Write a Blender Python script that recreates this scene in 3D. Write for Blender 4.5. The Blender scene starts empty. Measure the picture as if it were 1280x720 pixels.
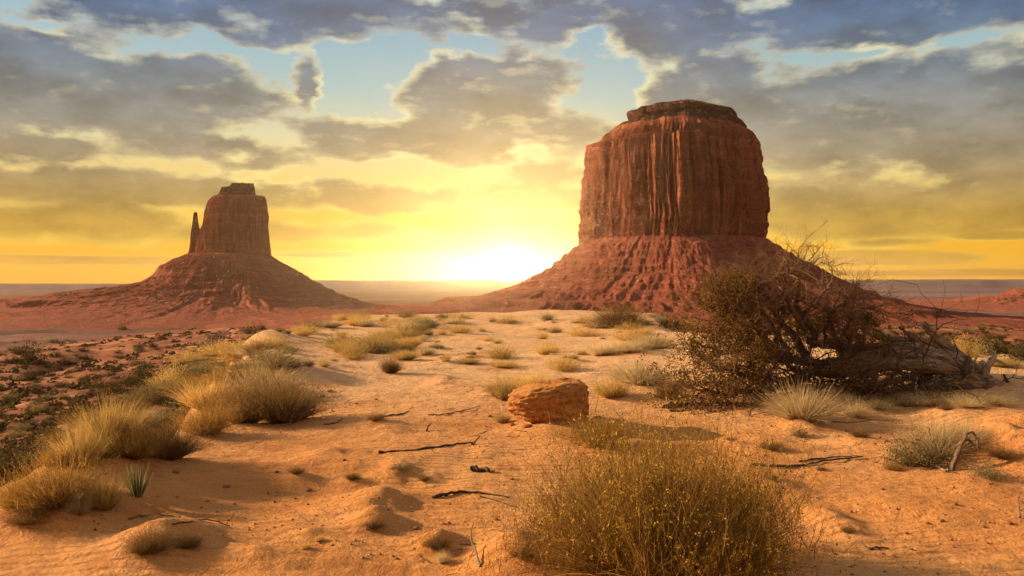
import bpy, math, random
import numpy as np
random.seed(7); RNG = np.random.default_rng(7)
SC = bpy.context.scene; C = SC.collection
R = math.radians
F = 1000.0; HY = 352.0; CAMZ = 1.7           # photo focal length in px, horizon row, eye height

# ------------------------------------------------------------------ camera
cam = bpy.data.cameras.new('camera'); camo = bpy.data.objects.new('camera', cam); C.objects.link(camo)
cam.sensor_width = 36; cam.lens = 36*F/1280; cam.clip_start = .05; cam.clip_end = 60000
camo.location = (0, 0, CAMZ); camo.rotation_euler = (R(90)-math.atan(8/F), 0, 0)
SC.camera = camo
SC.view_settings.view_transform = 'Standard'; SC.view_settings.look = 'None'
SC.view_settings.exposure = 0.98; SC.view_settings.gamma = 1; SC.view_settings.use_curve_mapping = False
try:
    SC.cycles.volume_bounces = 0; SC.cycles.max_bounces = 6; SC.cycles.transparent_max_bounces = 8
except Exception: pass

# ------------------------------------------------------------------ node helpers
class NT:
    def __init__(s, tree): s.t = tree; s.n = tree.nodes; s.l = tree.links
    def put(s, sock, v):
        if isinstance(v, bpy.types.NodeSocket): s.l.new(v, sock)
        elif v is not None:
            if hasattr(sock.default_value, '__len__') and not hasattr(v, '__len__'): v = (v,)*len(sock.default_value)
            if hasattr(sock.default_value, '__len__') and len(sock.default_value) == 4 and len(v) == 3: v = (*v, 1)
            sock.default_value = v
    def m(s, op, a, b=None, c=None, clamp=False):
        n = s.n.new('ShaderNodeMath'); n.operation = op; n.use_clamp = clamp
        for i, v in enumerate((a, b, c)): s.put(n.inputs[i], v) if v is not None else None
        return n.outputs[0]
    def v(s, op, a, b=None):
        n = s.n.new('ShaderNodeVectorMath'); n.operation = op
        s.put(n.inputs[0], a); s.put(n.inputs[1], b) if b is not None else None
        return n.outputs['Value'] if op in ('LENGTH', 'DOT_PRODUCT', 'DISTANCE') else n.outputs[0]
    def mix(s, f, a, b, mode='MIX'):
        n = s.n.new('ShaderNodeMix'); n.data_type = 'RGBA'; n.blend_type = mode; n.clamp_factor = True
        s.put(n.inputs[0], f); s.put(n.inputs[6], a); s.put(n.inputs[7], b); return n.outputs[2]
    def ramp(s, f, stops, interp='LINEAR'):
        n = s.n.new('ShaderNodeValToRGB'); r = n.color_ramp; r.interpolation = interp
        while len(r.elements) > 1: r.elements.remove(r.elements[-1])
        for i, (p, c) in enumerate(stops):
            if not hasattr(c, '__len__'): c = (c, c, c)
            e = r.elements[0] if i == 0 else r.elements.new(p)
            e.position = p; e.color = (*c, 1)
        s.put(n.inputs[0], f); return n.outputs[0]
    def ss(s, x, a, b, lo=0., hi=1.):
        n = s.n.new('ShaderNodeMapRange'); n.interpolation_type = 'SMOOTHSTEP'
        s.put(n.inputs[0], x); n.inputs[1].default_value = a; n.inputs[2].default_value = b
        n.inputs[3].default_value = lo; n.inputs[4].default_value = hi; return n.outputs[0]
    def noise(s, vec, scale, detail=4, rough=.55, dist=0, col=False):
        n = s.n.new('ShaderNodeTexNoise'); s.put(n.inputs['Vector'], vec) if vec is not None else None
        n.inputs['Scale'].default_value = scale; n.inputs['Detail'].default_value = detail
        n.inputs['Roughness'].default_value = rough; n.inputs['Distortion'].default_value = dist
        return n.outputs['Color' if col else 'Fac']
    def comb(s, x, y, z):
        n = s.n.new('ShaderNodeCombineXYZ'); s.put(n.inputs[0], x); s.put(n.inputs[1], y); s.put(n.inputs[2], z); return n.outputs[0]
    def sep(s, v):
        n = s.n.new('ShaderNodeSeparateXYZ'); s.put(n.inputs[0], v); return n.outputs

# ------------------------------------------------------------------ sky
SUN_EL = 19.0; SUN_AZ = -76.0
w = bpy.data.worlds.new('World'); SC.world = w; w.use_nodes = True
w.node_tree.nodes.clear(); N = NT(w.node_tree)
tc = N.n.new('ShaderNodeTexCoord').outputs['Generated']
dx, dy, dz = N.sep(tc)
az = N.m('ARCTAN2', dx, dy); el = N.m('ARCSINE', dz)
P = N.comb(az, el, 0.)
def azel(px, py):
    a = math.atan((px-640)/F); return a, math.atan((HY-py)/F*math.cos(a))
lowk = N.ss(el, 0.02, 0.16)                                   # clouds flatten into streaks near the horizon
wn = N.noise(N.v('MULTIPLY', P, (9, 20, 1)), 1, 4, .6, col=True)
warp = N.v('MULTIPLY', N.v('SUBTRACT', wn, (.5, .5, .5)), N.comb(.075, N.m('MULTIPLY', lowk, .055), 0.))
PW = N.v('ADD', P, warp)
blobs = [ # px, py, rx, ry, weight : where the photograph's clouds stand
 (240,-8,330,48,1.0),(30,100,190,62,1.15),(200,125,150,52,1.0),(385,108,20,34,.62),
 (600,115,125,48,1.1),(590,165,190,34,.9),(470,172,90,28,.8),(700,5,170,52,1.1),(850,25,110,52,1.0),
 (1130,10,215,46,1.15),(1040,150,230,66,1.2),(1200,140,160,80,1.1),(880,120,90,70,.9),(1150,262,190,40,.9),
 (1010,262,110,38,.8),(1245,195,90,34,.8),(150,232,340,27,.8),(480,250,240,20,.7),(60,275,240,28,.45),
 (80,325,170,6,.75),(440,319,140,5,.7),(1110,322,100,11,.85),(1250,294,75,6,.8),(1122,303,60,7,.5),
 (1180,341,240,5,.6),(60,180,110,24,.6),(260,185,130,22,.6),(700,215,60,25,.3),(660,250,180,18,.5),(330,290,260,14,.35)]
D0 = None
for px, py, rx, ry, wt in blobs:
    a, e = azel(px, py)
    v = N.v('MULTIPLY', N.v('SUBTRACT', PW, (a, e, 0)), (F/rx, F/ry, 0))
    val = N.m('MULTIPLY_ADD', N.v('LENGTH', v), -wt, wt)
    D0 = val if D0 is None else N.m('SMOOTH_MAX', D0, val, .12)
fb = N.noise(N.v('ADD', N.v('MULTIPLY', P, (10, 22, 1)), (3.1, 1.7, 0)), 1, 9, .56)
fb2 = N.noise(N.v('MULTIPLY', P, (5, 13, 1)), 1, 5, .6)
back = N.m('MULTIPLY', N.m('SUBTRACT', fb2, .5), 1.6)         # free clouds outside the framed part of the sky
out = N.m('MAXIMUM', N.ss(N.m('ABSOLUTE', az), .62, .85), N.ss(el, .36, .5))
nb = N.n.new('ShaderNodeMix'); N.put(nb.inputs[0], out); N.put(nb.inputs[2], D0); N.put(nb.inputs[3], back)
D0 = nb.outputs[0]
namp = N.ss(el, 0.03, 0.12, .3, .95)
D = N.m('ADD', N.m('MAXIMUM', D0, -.45), N.m('MULTIPLY', N.m('SUBTRACT', fb, .49), N.m('MULTIPLY', namp, 2.0)))
alpha = N.ss(D, -.07, .13)
thick = N.ss(D, -.02, .34)
E = N.m('MULTIPLY', el, 180/math.pi/40, clamp=True)           # 0..1 for 0..40 degrees
clear = N.ramp(E, [(0,(1.0,.46,.015)),(.05,(.98,.48,.01)),(.1,(.95,.51,.02)),(.17,(.92,.64,.18)),(.24,(.80,.70,.38)),(.33,(.45,.60,.56)),(.5,(.20,.42,.62)),(.8,(.28,.36,.42)),(1,(.36,.38,.38))])
dark = N.ramp(E, [(0,(.58,.24,.03)),(.05,(.55,.30,.02)),(.11,(.44,.27,.05)),(.18,(.36,.275,.15)),(.25,(.26,.25,.215)),(.33,(.155,.20,.24)),(.42,(.08,.15,.27)),(.5,(.05,.12,.26)),(.8,(.22,.22,.24)),(1,(.36,.33,.3))])
rim = N.ramp(E, [(0,(1.0,.6,.04)),(.1,(.98,.68,.12)),(.2,(1.0,.83,.36)),(.35,(.95,.85,.5)),(.5,(.75,.78,.62)),(1,(.8,.75,.65))])
sky = N.n.new('ShaderNodeTexSky'); sky.sky_type = 'NISHITA'; sky.sun_disc = False
sky.sun_elevation = R(SUN_EL); sky.sun_rotation = R(SUN_AZ); sky.dust_density = 3
nish = N.v('MULTIPLY', sky.outputs[0], (.1, .1, .1))
clear = N.mix(N.ss(el, .02, .25, .02, .15), clear, nish)
sunv = azel(638, 342)
sdir = (math.sin(sunv[0])*math.cos(sunv[1]), math.cos(sunv[0])*math.cos(sunv[1]), math.sin(sunv[1]))
ang = N.m('ARCCOSINE', N.m('MINIMUM', N.v('DOT_PRODUCT', N.v('NORMALIZE', tc), sdir), .9999999))
lit = N.m('POWER', 2.718, N.m('MULTIPLY', ang, -5))
S0 = azel(638, 342); tow = N.v('NORMALIZE', N.v('SUBTRACT', (S0[0], S0[1]-.02, 0), P))
fbo = N.noise(N.v('ADD', N.v('MULTIPLY', N.v('ADD', P, N.v('MULTIPLY', tow, (.011, .011, 0))), (10, 22, 1)), (3.1, 1.7, 0)), 1, 9, .56)
facing = N.ss(N.m('SUBTRACT', fb, fbo), .03, .15)
det = N.ss(N.noise(N.v('MULTIPLY', P, (11, 26, 1)), 1, 7, .55), .25, .75, .70, 1.35)
dk = N.v('MULTIPLY', dark, det)
dk = N.mix(N.m('MULTIPLY', facing, N.m('MULTIPLY_ADD', lit, .6, .12)), dk, rim)
rim = N.mix(N.ss(N.m('MULTIPLY_ADD', lit, .25, N.noise(N.v('MULTIPLY', P, (8, 15, 1)), 1, 3, .6)), .46, .66), N.v('MULTIPLY', N.mix(.36, dark, rim), (1.15, 1.15, 1.15)), rim)
dk = N.mix(N.m('MULTIPLY', lit, .5), dk, (.85, .60, .18))
cl = N.mix(thick, rim, dk)
colr = N.mix(alpha, clear, cl)
# the glow of the low sun in the air
g1 = N.m('MULTIPLY', N.m('POWER', 2.718, N.m('MULTIPLY', ang, -7)), .30)
g2 = N.m('MULTIPLY', N.m('POWER', 2.718, N.m('MULTIPLY', ang, -26)), 1.9)
g4 = N.m('MULTIPLY', N.m('POWER', 2.718, N.m('MULTIPLY', ang, -85)), 8)
glow4 = N.v('MULTIPLY', N.comb(g4, g4, g4), (1.0, .78, .40))
g3 = N.m('MULTIPLY', N.ss(ang, .008, .016, 1, 0), 6000)
glow = N.v('ADD', N.v('MULTIPLY', N.comb(g1, g1, g1), (1.0, .50, .05)), N.v('MULTIPLY', N.comb(g2, g2, g2), (1.0, .62, .14)))
glow = N.v('ADD', glow, N.v('MULTIPLY', N.comb(g3, g3, g3), (1.0, .85, .55)))
# away from the sun: unseen sky, warmed and brightened to light the shaded faces
backc = N.ramp(N.m('MULTIPLY_ADD', dz, .5, .5), [(.4,(.3,.15,.08)),(.5,(.72,.36,.17)),(.62,(.70,.42,.24)),(.8,(.42,.35,.3)),(1,(.36,.34,.33))])
bk = N.ss(dy, .45, -.5)
colr = N.mix(N.m('MULTIPLY', bk, .85), colr, backc)
colr = N.v('ADD', N.v('ADD', colr, glow), glow4)
bg = N.n.new('ShaderNodeBackground'); N.put(bg.inputs[0], colr); bg.inputs[1].default_value = .52
wo = N.n.new('ShaderNodeOutputWorld'); N.l.new(bg.outputs[0], wo.inputs[0])
try: w.cycles.sampling_method = 'MANUAL'; w.cycles.sample_map_resolution = 2048
except Exception: pass

# ------------------------------------------------------------------ sun
sl = bpy.data.lights.new('sun', 'SUN'); so = bpy.data.objects.new('sun', sl); C.objects.link(so)
sl.energy = 4.9; sl.angle = R(1.0); sl.color = (1.0, .70, .40)
so.rotation_euler = (-R(90-SUN_EL), 0, -R(SUN_AZ)); so.location = (0, 50, 60)

# ------------------------------------------------------------------ numpy noise
_perm = np.random.default_rng(3).permutation(1 << 12); _g = np.random.default_rng(4).random(1 << 12)
def vnoise(x, y, z=0.):
    x, y, z = np.broadcast_arrays(np.asarray(x, float), np.asarray(y, float), np.asarray(z, float))
    xi = np.floor(x).astype(np.int64); yi = np.floor(y).astype(np.int64); zi = np.floor(z).astype(np.int64)
    fx = x-xi; fy = y-yi; fz = z-zi
    fx = fx*fx*fx*(fx*(fx*6-15)+10); fy = fy*fy*fy*(fy*(fy*6-15)+10); fz = fz*fz*(3-2*fz)
    def h(a, b, c): return _g[(_perm[(_perm[(_perm[a & 4095]+b) & 4095]+c) & 4095])]
    def pl(c):
        return (h(xi,yi,c)*(1-fx)+h(xi+1,yi,c)*fx)*(1-fy)+(h(xi,yi+1,c)*(1-fx)+h(xi+1,yi+1,c)*fx)*fy
    if not np.any(fz): return pl(zi)-.5
    return pl(zi)*(1-fz)+pl(zi+1)*fz-.5
def fbm(x, y, z=0., o=5, rough=.5):
    s = 0; a = 1.; f = 1.
    for i in range(o):
        s = s+a*vnoise(np.asarray(x)*f+i*17.3, np.asarray(y)*f-i*9.1, np.asarray(z)*f+i*5.7); a *= rough; f *= 2.03
    return s
def sstep(a, b, x): t = np.clip((x-a)/(b-a), 0, 1); return t*t*(3-2*t)

# ------------------------------------------------------------------ terrain height
DD = np.log(np.array([3,5,10,20,45,100,160,250,450,800,1300,2500,5000,14000.]))
COLS = {  # azimuth column (photo px) : height at each distance
 -900: [-1.5,-2,-3,-4,-6,-9,-13,-22,-40,-52,-72,-95,-100,-112],
    0: [-1.2,-1.6,-2.5,-3.8,-5.3,-7.0,-9.6,-24,-44,-54,-72,-95,-100,-112],
  150: [-1.2,-1.6,-2.5,-3.8,-4.8,-6.0,-8.2,-20,-42,-54,-72,-95,-100,-112],
  300: [-1.2,-1.6,-2.5,-3.5,-4.4,-5.0,-6.6,-16,-38,-52,-72,-95,-100,-112],
  430: [-.4,-.6,-1,-1.6,-2.8,-7,-12,-18,-36,-52,-72,-95,-100,-112],
  850: [0,0,0,-.4,-2.6,-6.4,-9.8,-16,-33,-52,-72,-95,-100,-112],
 1000: [0,0,-.05,-.3,-1.75,-4.4,-7.2,-11.2,-20,-46,-72,-95,-100,-112],
 1280: [0,0,-.05,-.2,-1.6,-4.4,-7.2,-11.2,-20,-46,-72,-95,-100,-112],
 2600: [0,0,-.05,-.2,-1.6,-4.4,-7.2,-11.2,-20,-46,-72,-95,-100,-112]}
_az = np.array([math.atan((c-640)/F) for c in COLS]); _tab = np.array(list(COLS.values()))
_ga = np.linspace(-1.3, 1.3, 161); _gd = np.linspace(DD[0], DD[-1], 241)
_t1 = np.array([np.interp(_gd, DD, r) for r in _tab]); _t2 = np.array([np.interp(_ga, _az, _t1[:, j]) for j in range(len(_gd))]).T
k = np.hanning(9); k /= k.sum()
_t2 = np.array([np.convolve(np.pad(r, 4, 'edge'), k, 'valid') for r in _t2])
k = np.hanning(13); k /= k.sum()
_t2 = np.array([np.convolve(np.pad(r, 6, 'edge'), k, 'valid') for r in _t2.T]).T
def base_out(x, y):
    a = np.clip(np.arctan2(x, y), -1.3, 1.3); d = np.clip(np.log(np.hypot(x, y)+1e-6), _gd[0], _gd[-1])
    fa = (a-_ga[0])/(_ga[1]-_ga[0]); fd = (d-_gd[0])/(_gd[1]-_gd[0])
    ia = np.clip(fa.astype(int), 0, len(_ga)-2); jd = np.clip(fd.astype(int), 0, len(_gd)-2); fa = fa-ia; fd = fd-jd
    return (_t2[ia,jd]*(1-fa)+_t2[ia+1,jd]*fa)*(1-fd)+(_t2[ia,jd+1]*(1-fa)+_t2[ia+1,jd+1]*fa)*fd
POLY = np.array([(-6.5,3.0),(-5.2,5.7),(-4.6,7.4),(-4.9,10),(-5.9,14),(-7.1,19),(-8.9,27),(-9.6,36),(-5,43),(5,45),(9,39),(7,27),(8,19),(12,15.5),(22,13.5),(45,8),(45,-30),(-16,-30),(-9,0)], float)
def poly_sd(x, y):   # signed distance, positive inside the dune
    d = np.full(np.shape(x), 1e9); ins = np.zeros(np.shape(x), bool); n = len(POLY)
    for i in range(n):
        ax, ay = POLY[i]; bx, by = POLY[(i+1) % n]; ex, ey = bx-ax, by-ay
        t = np.clip(((x-ax)*ex+(y-ay)*ey)/(ex*ex+ey*ey), 0, 1)
        d = np.minimum(d, np.hypot(x-ax-t*ex, y-ay-t*ey))
        c = ((ay > y) != (by > y)); ins ^= c & (x < ex*(y-ay)/(ey if ey else 1e-9)+ax)
    return np.where(ins, d, -d)
def flat(px, py, z=0.): Y = (CAMZ-z)*F/(py-HY); return (px-640)/F*Y, Y
MOUNDS = []  # x, y, rx, ry, h
for px, py, rx, ry, h in [(478,634,62,.16,.12),(465,662,34,.10,.09),(548,690,32,.10,.11),(497,598,32,.16,.09),(540,604,18,.1,.05),
    (640,708,55,.2,.17),(690,546,55,.4,.10),(760,545,45,.3,.05),(392,586,30,.2,.04),(415,578,22,.14,.04),(552,487,20,.25,.10),(1272,592,62,.30,.40),
    (1035,660,30,.15,.06),(1060,676,38,.15,.03),(1000,548,22,.2,.07),(1020,548,40,.2,.03),(965,565,30,.2,.05),(210,690,75,.22,.13),(60,650,95,.35,.14),(130,655,60,.25,.08),
    (180,700,60,.15,.05),(620,612,70,.3,.03),(1165,585,70,.3,.05),(1010,520,50,.5,.10),(1260,545,80,.5,.15),(1120,515,150,.6,.07),(320,712,45,.1,.05),(400,545,40,.2,.03),(385,680,24,.08,.03),(1100,640,60,.2,.03),(300,600,90,.3,.04),(850,720,150,.5,.10),(610,575,22,.12,.03)]:
    x0, y0 = flat(px, py); MOUNDS.append((x0, y0, rx*y0/F*.9, ry*1.8, h*1.05))
for x0, y0, rx, ry, h in [(-5.1,13.2,1.3,2.2,.55),(-3.9,13.6,1.3,1.3,.22),(-4.3,8.4,.8,1.6,.35),(-3.6,6.6,.6,1.0,.22),(-6.6,19,1.6,3.5,.55),(-8,26,1.8,4,.05),(-2.5,30,3,3,.12),(6,14,3,3,.12),(-7,33,2,4,.04),
    (1,36,6,4,.15),(7.0,11.6,1.4,1.1,.16),(4,31,4,2,.2)]: MOUNDS.append((x0, y0, rx, ry, h))
_hr = np.random.default_rng(15)
for _ in range(34):
    y0 = 4.2+14*_hr.random(); x0 = (_hr.random()*1.15-.5)*y0
    MOUNDS.append((x0, y0, (.12+.22*_hr.random())*(1+y0/25), (.10+.16*_hr.random())*(1+y0/25), .03+.06*_hr.random()))
def HM(x, y):
    x = np.asarray(x, float); y = np.asarray(y, float); x, y = np.broadcast_arrays(x, y); d = np.hypot(x, y)
    sd = poly_sd(x, y); sdn = sd+fbm(x*.35, y*.35, 2., 3)*1.2*sstep(2, 10, d)
    wdt = 1.0+d*.045
    m = sstep(-1, 1, sdn/wdt+.0)
    dune = fbm(x*.12, y*.12, 0, 3)*.35*sstep(3, 14, d)+fbm(x*.55, y*.8, 31., 4, .55)*.08-.10*sstep(2.5, 0, sd)*0 + (x > 0)*np.minimum(x*.02, .3)
    near = sstep(70, 30, d)
    for (mx, my, rx, ry, h) in MOUNDS:
        q = ((x-mx)/rx)**2+((y-my)/ry)**2
        sel = q < 9
        if sel.any():
            qq = q[sel]; nn = 1+.5*fbm(x[sel]*3/max(rx, .3)*.3, y[sel]*3/max(rx, .3)*.3, 5., 3)
            add = np.zeros_like(dune); add[sel] = h*np.exp(-qq*1.1)*nn; dune = dune+add
    if near.any():
        rp = fbm(x*1.6+fbm(x*.7, y*.7, 3., 2), y*4.0, 7., 4, .55)*.024
        rp2 = fbm(x*7, y*16, 9., 4, .6)*.010
        sel = d < 14
        fr = np.zeros_like(d)
        if sel.any():
            xx = x[sel]; yy = y[sel]
            ph = (yy*1.0+xx*.25)*2*math.pi/.11+fbm(xx*1.2, yy*1.2, 1., 3)*14
            fr[sel] = (np.sin(ph)*.5+np.sin(ph*.5+1)*.3)*.0030*sstep(-.25, .25, fbm(xx*.5, yy*.5, 11., 2)+.08)
        dune = dune+(rp+rp2+fr)*near
    o = base_out(x, y)
    rough = fbm(x/18, y/18, 4., 4)*np.clip(d*.012, 0, 1.6)+fbm(x/3.3, y/3.3, 8., 4)*.32*sstep(1, 8, -sd)*sstep(500, 100, d)+fbm(x/160, y/160, 6., 4)*np.clip((d-150)*.012, 0, 9)*sstep(9000, 2500, d)
    rg = np.abs(fbm(x/26, y/40, 12., 3)); rough = rough-sstep(.14, 0, rg)*np.clip(d*.006, 0, .9)*sstep(15, 40, d)*sstep(600, 200, d)
    return o*(1-m)+dune*m+rough*(1-m), m
def H(x, y): return HM(np.array([x]), np.array([y]))[0][0]
_Y = np.exp(np.linspace(math.log(2.2), math.log(1500), 1500))
def at(px, py):
    h, _ = HM((px-640)/F*_Y, _Y); zr = CAMZ+(HY-py)/F*_Y
    i = np.argmax(zr < h); i = i if (zr < h).any() else 900
    return ((px-640)/F*_Y[i], _Y[i], h[i])

# ------------------------------------------------------------------ object helpers
def link_mesh(name, V, Fc, mat, parent=None, smooth=True, loc=None, uv=None):
    me = bpy.data.meshes.new(name); V = np.asarray(V, np.float32)
    if isinstance(Fc, np.ndarray):
        nf, k_ = Fc.shape; me.vertices.add(len(V)); me.vertices.foreach_set('co', V.ravel())
        me.loops.add(nf*k_); me.loops.foreach_set('vertex_index', Fc.astype(np.int32).ravel())
        me.polygons.add(nf); me.polygons.foreach_set('loop_start', np.arange(0, nf*k_, k_, dtype=np.int32))
        try: me.polygons.foreach_set('loop_total', np.full(nf, k_, dtype=np.int32))
        except Exception: pass
    else: me.from_pydata(V.tolist(), [], Fc)
    me.update(calc_edges=True); me.validate()
    if smooth: me.polygons.foreach_set('use_smooth', [True]*len(me.polygons))
    me.materials.append(mat)
    o = bpy.data.objects.new(name, me); C.objects.link(o)
    if parent is not None: o.parent = parent
    if loc is not None: o.location = loc
    return o
def tag(o, label=None, cat=None, group=None, kind=None):
    for k_, v in (('label', label), ('category', cat), ('group', group), ('kind', kind)):
        if v: o[k_] = v
    return o
def empty(name, loc, label=None, cat=None, group=None):
    o = bpy.data.objects.new(name, None); C.objects.link(o); o.location = loc; return tag(o, label, cat, group)
def copy_tree(o, parent=None):
    c = o.copy(); C.objects.link(c); c.parent = parent
    for ch in [q for q in bpy.data.objects if q.parent == o]: copy_tree(ch, c)
    return c
def grid_faces(nr, nc, wrap=False):
    i = np.arange(nr-1)[:, None]; j = np.arange(nc if wrap else nc-1)[None]; j2 = (j+1) % nc
    return np.stack([(i*nc+j), (i*nc+j2), ((i+1)*nc+j2), ((i+1)*nc+j)], -1).reshape(-1, 4)

# ------------------------------------------------------------------ materials
def mat(name):
    m = bpy.data.materials.new(name); m.use_nodes = True; m.node_tree.nodes.clear(); return m, NT(m.node_tree)
def finish(n, col, rough=.9, spec=.2, bump=None, bstr=.5, bdist=.02):
    p = n.n.new('ShaderNodeBsdfPrincipled'); n.put(p.inputs['Base Color'], col); n.put(p.inputs['Roughness'], rough)
    p.inputs['Specular IOR Level'].default_value = spec
    if bump is not None:
        b = n.n.new('ShaderNodeBump'); n.put(b.inputs['Height'], bump); b.inputs['Strength'].default_value = bstr; b.inputs['Distance'].default_value = bdist
        n.l.new(b.outputs[0], p.inputs['Normal'])
    o = n.n.new('ShaderNodeOutputMaterial'); n.l.new(p.outputs[0], o.inputs[0]); return p
def objco(n, which='Object'): return n.n.new('ShaderNodeTexCoord').outputs[which]

M_ground, n = mat('desert_ground'); co = objco(n)
at_ = n.n.new('ShaderNodeAttribute'); at_.attribute_name = 'dune'; dm = at_.outputs['Fac']
big = n.noise(co, .25, 4, .6); med = n.noise(co, 2.2, 5, .6); fine = n.noise(co, 60, 4, .7); gr = n.noise(co, 320, 2, .6)
sand = n.ramp(big, [(.3,(.54,.215,.06)),(.5,(.65,.30,.095)),(.68,(.77,.44,.19))])
pale = n.m('MULTIPLY', n.ss(n.m('ADD', n.v('LENGTH', co), n.m('MULTIPLY', n.noise(co, .45, 4, .6), 9)), 11, 19), .6)  # far sand paled: mostly sun glare painted into the sand colour
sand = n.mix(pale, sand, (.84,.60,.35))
sand = n.mix(n.ss(n.noise(n.v('MULTIPLY', co, (.6, 1.6, 1)), 1.1, 7, .72), .53, .66, 0, .55), sand, (.40,.155,.05))
sand = n.mix(n.ss(med, .52, .72, 0, .5), sand, (.48,.17,.042))
sand = n.mix(n.ss(fine, .4, .7, 0, .5), sand, (.36,.13,.035))
sand = n.mix(n.ss(gr, .58, .7, 0, .5), sand, (.18,.07,.025))
sand = n.mix(n.ss(n.noise(n.v('MULTIPLY', co, (.5, 1.3, 1)), 5, 6, .7), .55, .7, 0, .5), sand, (.33,.12,.04))
s2 = n.noise(co, .035, 6, .62); s3 = n.noise(co, .5, 6, .65); s4 = n.noise(n.v('MULTIPLY', co, (1, 2.2, 1)), .09, 6, .65)
soil = n.ramp(s4, [(.3,(.15,.048,.022)),(.48,(.27,.09,.038)),(.58,(.40,.17,.07)),(.72,(.58,.31,.14))])
soil = n.mix(n.ss(s3, .5, .62, 0, .8), soil, (.20,.065,.03))
soil = n.mix(n.ss(s2, .5, .62, 0, .75), soil, (.20,.07,.045))
sp = n.noise(co, 1.4, 3, .6); soil = n.mix(n.ss(sp, .6, .68, 0, .7), soil, (.09,.07,.035))
dist = n.v('LENGTH', co); farf = n.ss(dist, 250, 900)
plain = n.ramp(n.noise(n.v('MULTIPLY', co, (.3, 1, 1)), .006, 8, .68), [(.35,(.08,.03,.02)),(.5,(.15,.055,.038)),(.62,(.22,.10,.065)),(.75,(.11,.08,.05))])
soil = n.mix(farf, soil, plain)
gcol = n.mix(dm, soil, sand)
rp = n.n.new('ShaderNodeTexWave'); rp.wave_type = 'BANDS'; rp.bands_direction = 'Y'; n.put(rp.inputs['Vector'], n.v('MULTIPLY', co, (.35, 1, 1)))
rp.inputs['Scale'].default_value = 3.4; rp.inputs['Distortion'].default_value = 7; rp.inputs['Detail'].default_value = 3; rp.inputs['Detail Scale'].default_value = .8
hgt = n.m('ADD', n.m('MULTIPLY', rp.outputs['Fac'], n.ss(big, .4, .6, .08, .45)), n.m('ADD', n.m('MULTIPLY', fine, .35), n.m('MULTIPLY', n.noise(co, 9, 5, .65), 1.1)))
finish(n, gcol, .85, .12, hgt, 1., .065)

def rock_mat(name, base, strata=True, scale=1., streak=True):
    m, n = mat(name); co = objco(n)
    x, y, z = n.sep(co)
    wob = n.m('MULTIPLY', n.noise(co, .012*scale, 4, .6), 60/scale)
    zz = n.m('ADD', z, wob)
    layers = n.noise(n.comb(0., 0., zz), .09*scale, 8, .75)
    c = n.ramp(layers, [(.3, tuple(b*.45 for b in base)), (.45, base), (.52, tuple(b*.6 for b in base)), (.6, tuple(min(b*1.45, .8) for b in base)), (.72, tuple(b*.6 for b in base))])
    blot = n.noise(co, .03*scale, 6, .65)
    c = n.mix(n.ss(blot, .45, .7, 0, .55), c, tuple(b*.55 for b in base))
    bump = n.noise(co, .12*scale, 8, .72)
    if streak:
        st = n.noise(n.v('MULTIPLY', co, (1, 1, .07)), .085*scale, 7, .7)
        c = n.mix(n.ss(st, .5, .62, 0, .75), c, (base[0]*.38, base[1]*.30, base[2]*.32))
        st2 = n.noise(n.v('MULTIPLY', co, (1, 1, .04)), .16*scale, 5, .7)
        c = n.mix(n.ss(st2, .60, .68, 0, .7), c, (.68,.38,.26))
        bump = n.m('ADD', bump, n.m('MULTIPLY', st, 1.4))
    else:
        sp = n.noise(co, .22*scale, 4, .75); c = n.mix(n.ss(sp, .55, .64, 0, .8), c, (.09,.045,.03)); 
        sp2 = n.noise(co, .13*scale, 3, .8); c = n.mix(n.ss(sp2, .66, .72, 0, .7), c, (.45,.26,.18))
    if strata: bump = n.m('ADD', bump, n.m('MULTIPLY', layers, 1.6))
    finish(n, c, .92, .1, bump, 1., 12/scale); return m
M_cliff = rock_mat('butte_sandstone', (.66,.20,.095))
M_cap = rock_mat('cap_sandstone', (.24,.10,.055), streak=False)
M_talus = rock_mat('talus_rubble', (.46,.135,.078), streak=False)
M_far = rock_mat('mesa_rock_hazed', (.30,.19,.22), streak=False, scale=.2)  # haze lavender mixed into the rock colour

M_far, n = mat('far_mesa_rock_hazed'); co = objco(n)  # distance haze painted in as a purple-grey rock colour
c = n.ramp(n.noise(n.v('MULTIPLY', co, (.15, .15, 1)), .02, 6, .6), [(.35,(.15,.10,.13)),(.5,(.18,.12,.155)),(.65,(.21,.14,.17))]); finish(n, c, .95, .05)
def leaf_mat(name, cols, trans=.45, rough=.8):
    m, n = mat(name); g = n.n.new('ShaderNodeNewGeometry'); rnd = g.outputs['Random Per Island']
    c = n.ramp(rnd, [(i/(len(cols)-1), cc) for i, cc in enumerate(cols)])
    oi = n.n.new('ShaderNodeObjectInfo'); f = n.m('MULTIPLY_ADD', oi.outputs['Random'], .5, .75)
    c = n.v('MULTIPLY', c, n.comb(f, f, f))
    d = n.n.new('ShaderNodeBsdfDiffuse'); t = n.n.new('ShaderNodeBsdfTranslucent'); n.put(d.inputs[0], c); n.put(t.inputs[0], c)
    mx = n.n.new('ShaderNodeMixShader'); mx.inputs[0].default_value = trans; n.l.new(d.outputs[0], mx.inputs[1]); n.l.new(t.outputs[0], mx.inputs[2])
    o = n.n.new('ShaderNodeOutputMaterial'); n.l.new(mx.outputs[0], o.inputs[0]); return m
M_gold = leaf_mat('golden_grass', [(.36,.22,.055),(.54,.35,.10),(.66,.46,.18),(.30,.20,.06)], .5)
M_tan = leaf_mat('straw_grass', [(.50,.36,.18),(.66,.52,.30),(.36,.27,.13),(.60,.45,.22)], .45)
M_olive = leaf_mat('olive_stems', [(.20,.11,.03),(.42,.23,.05),(.075,.045,.018),(.60,.37,.10)], .45)
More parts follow.
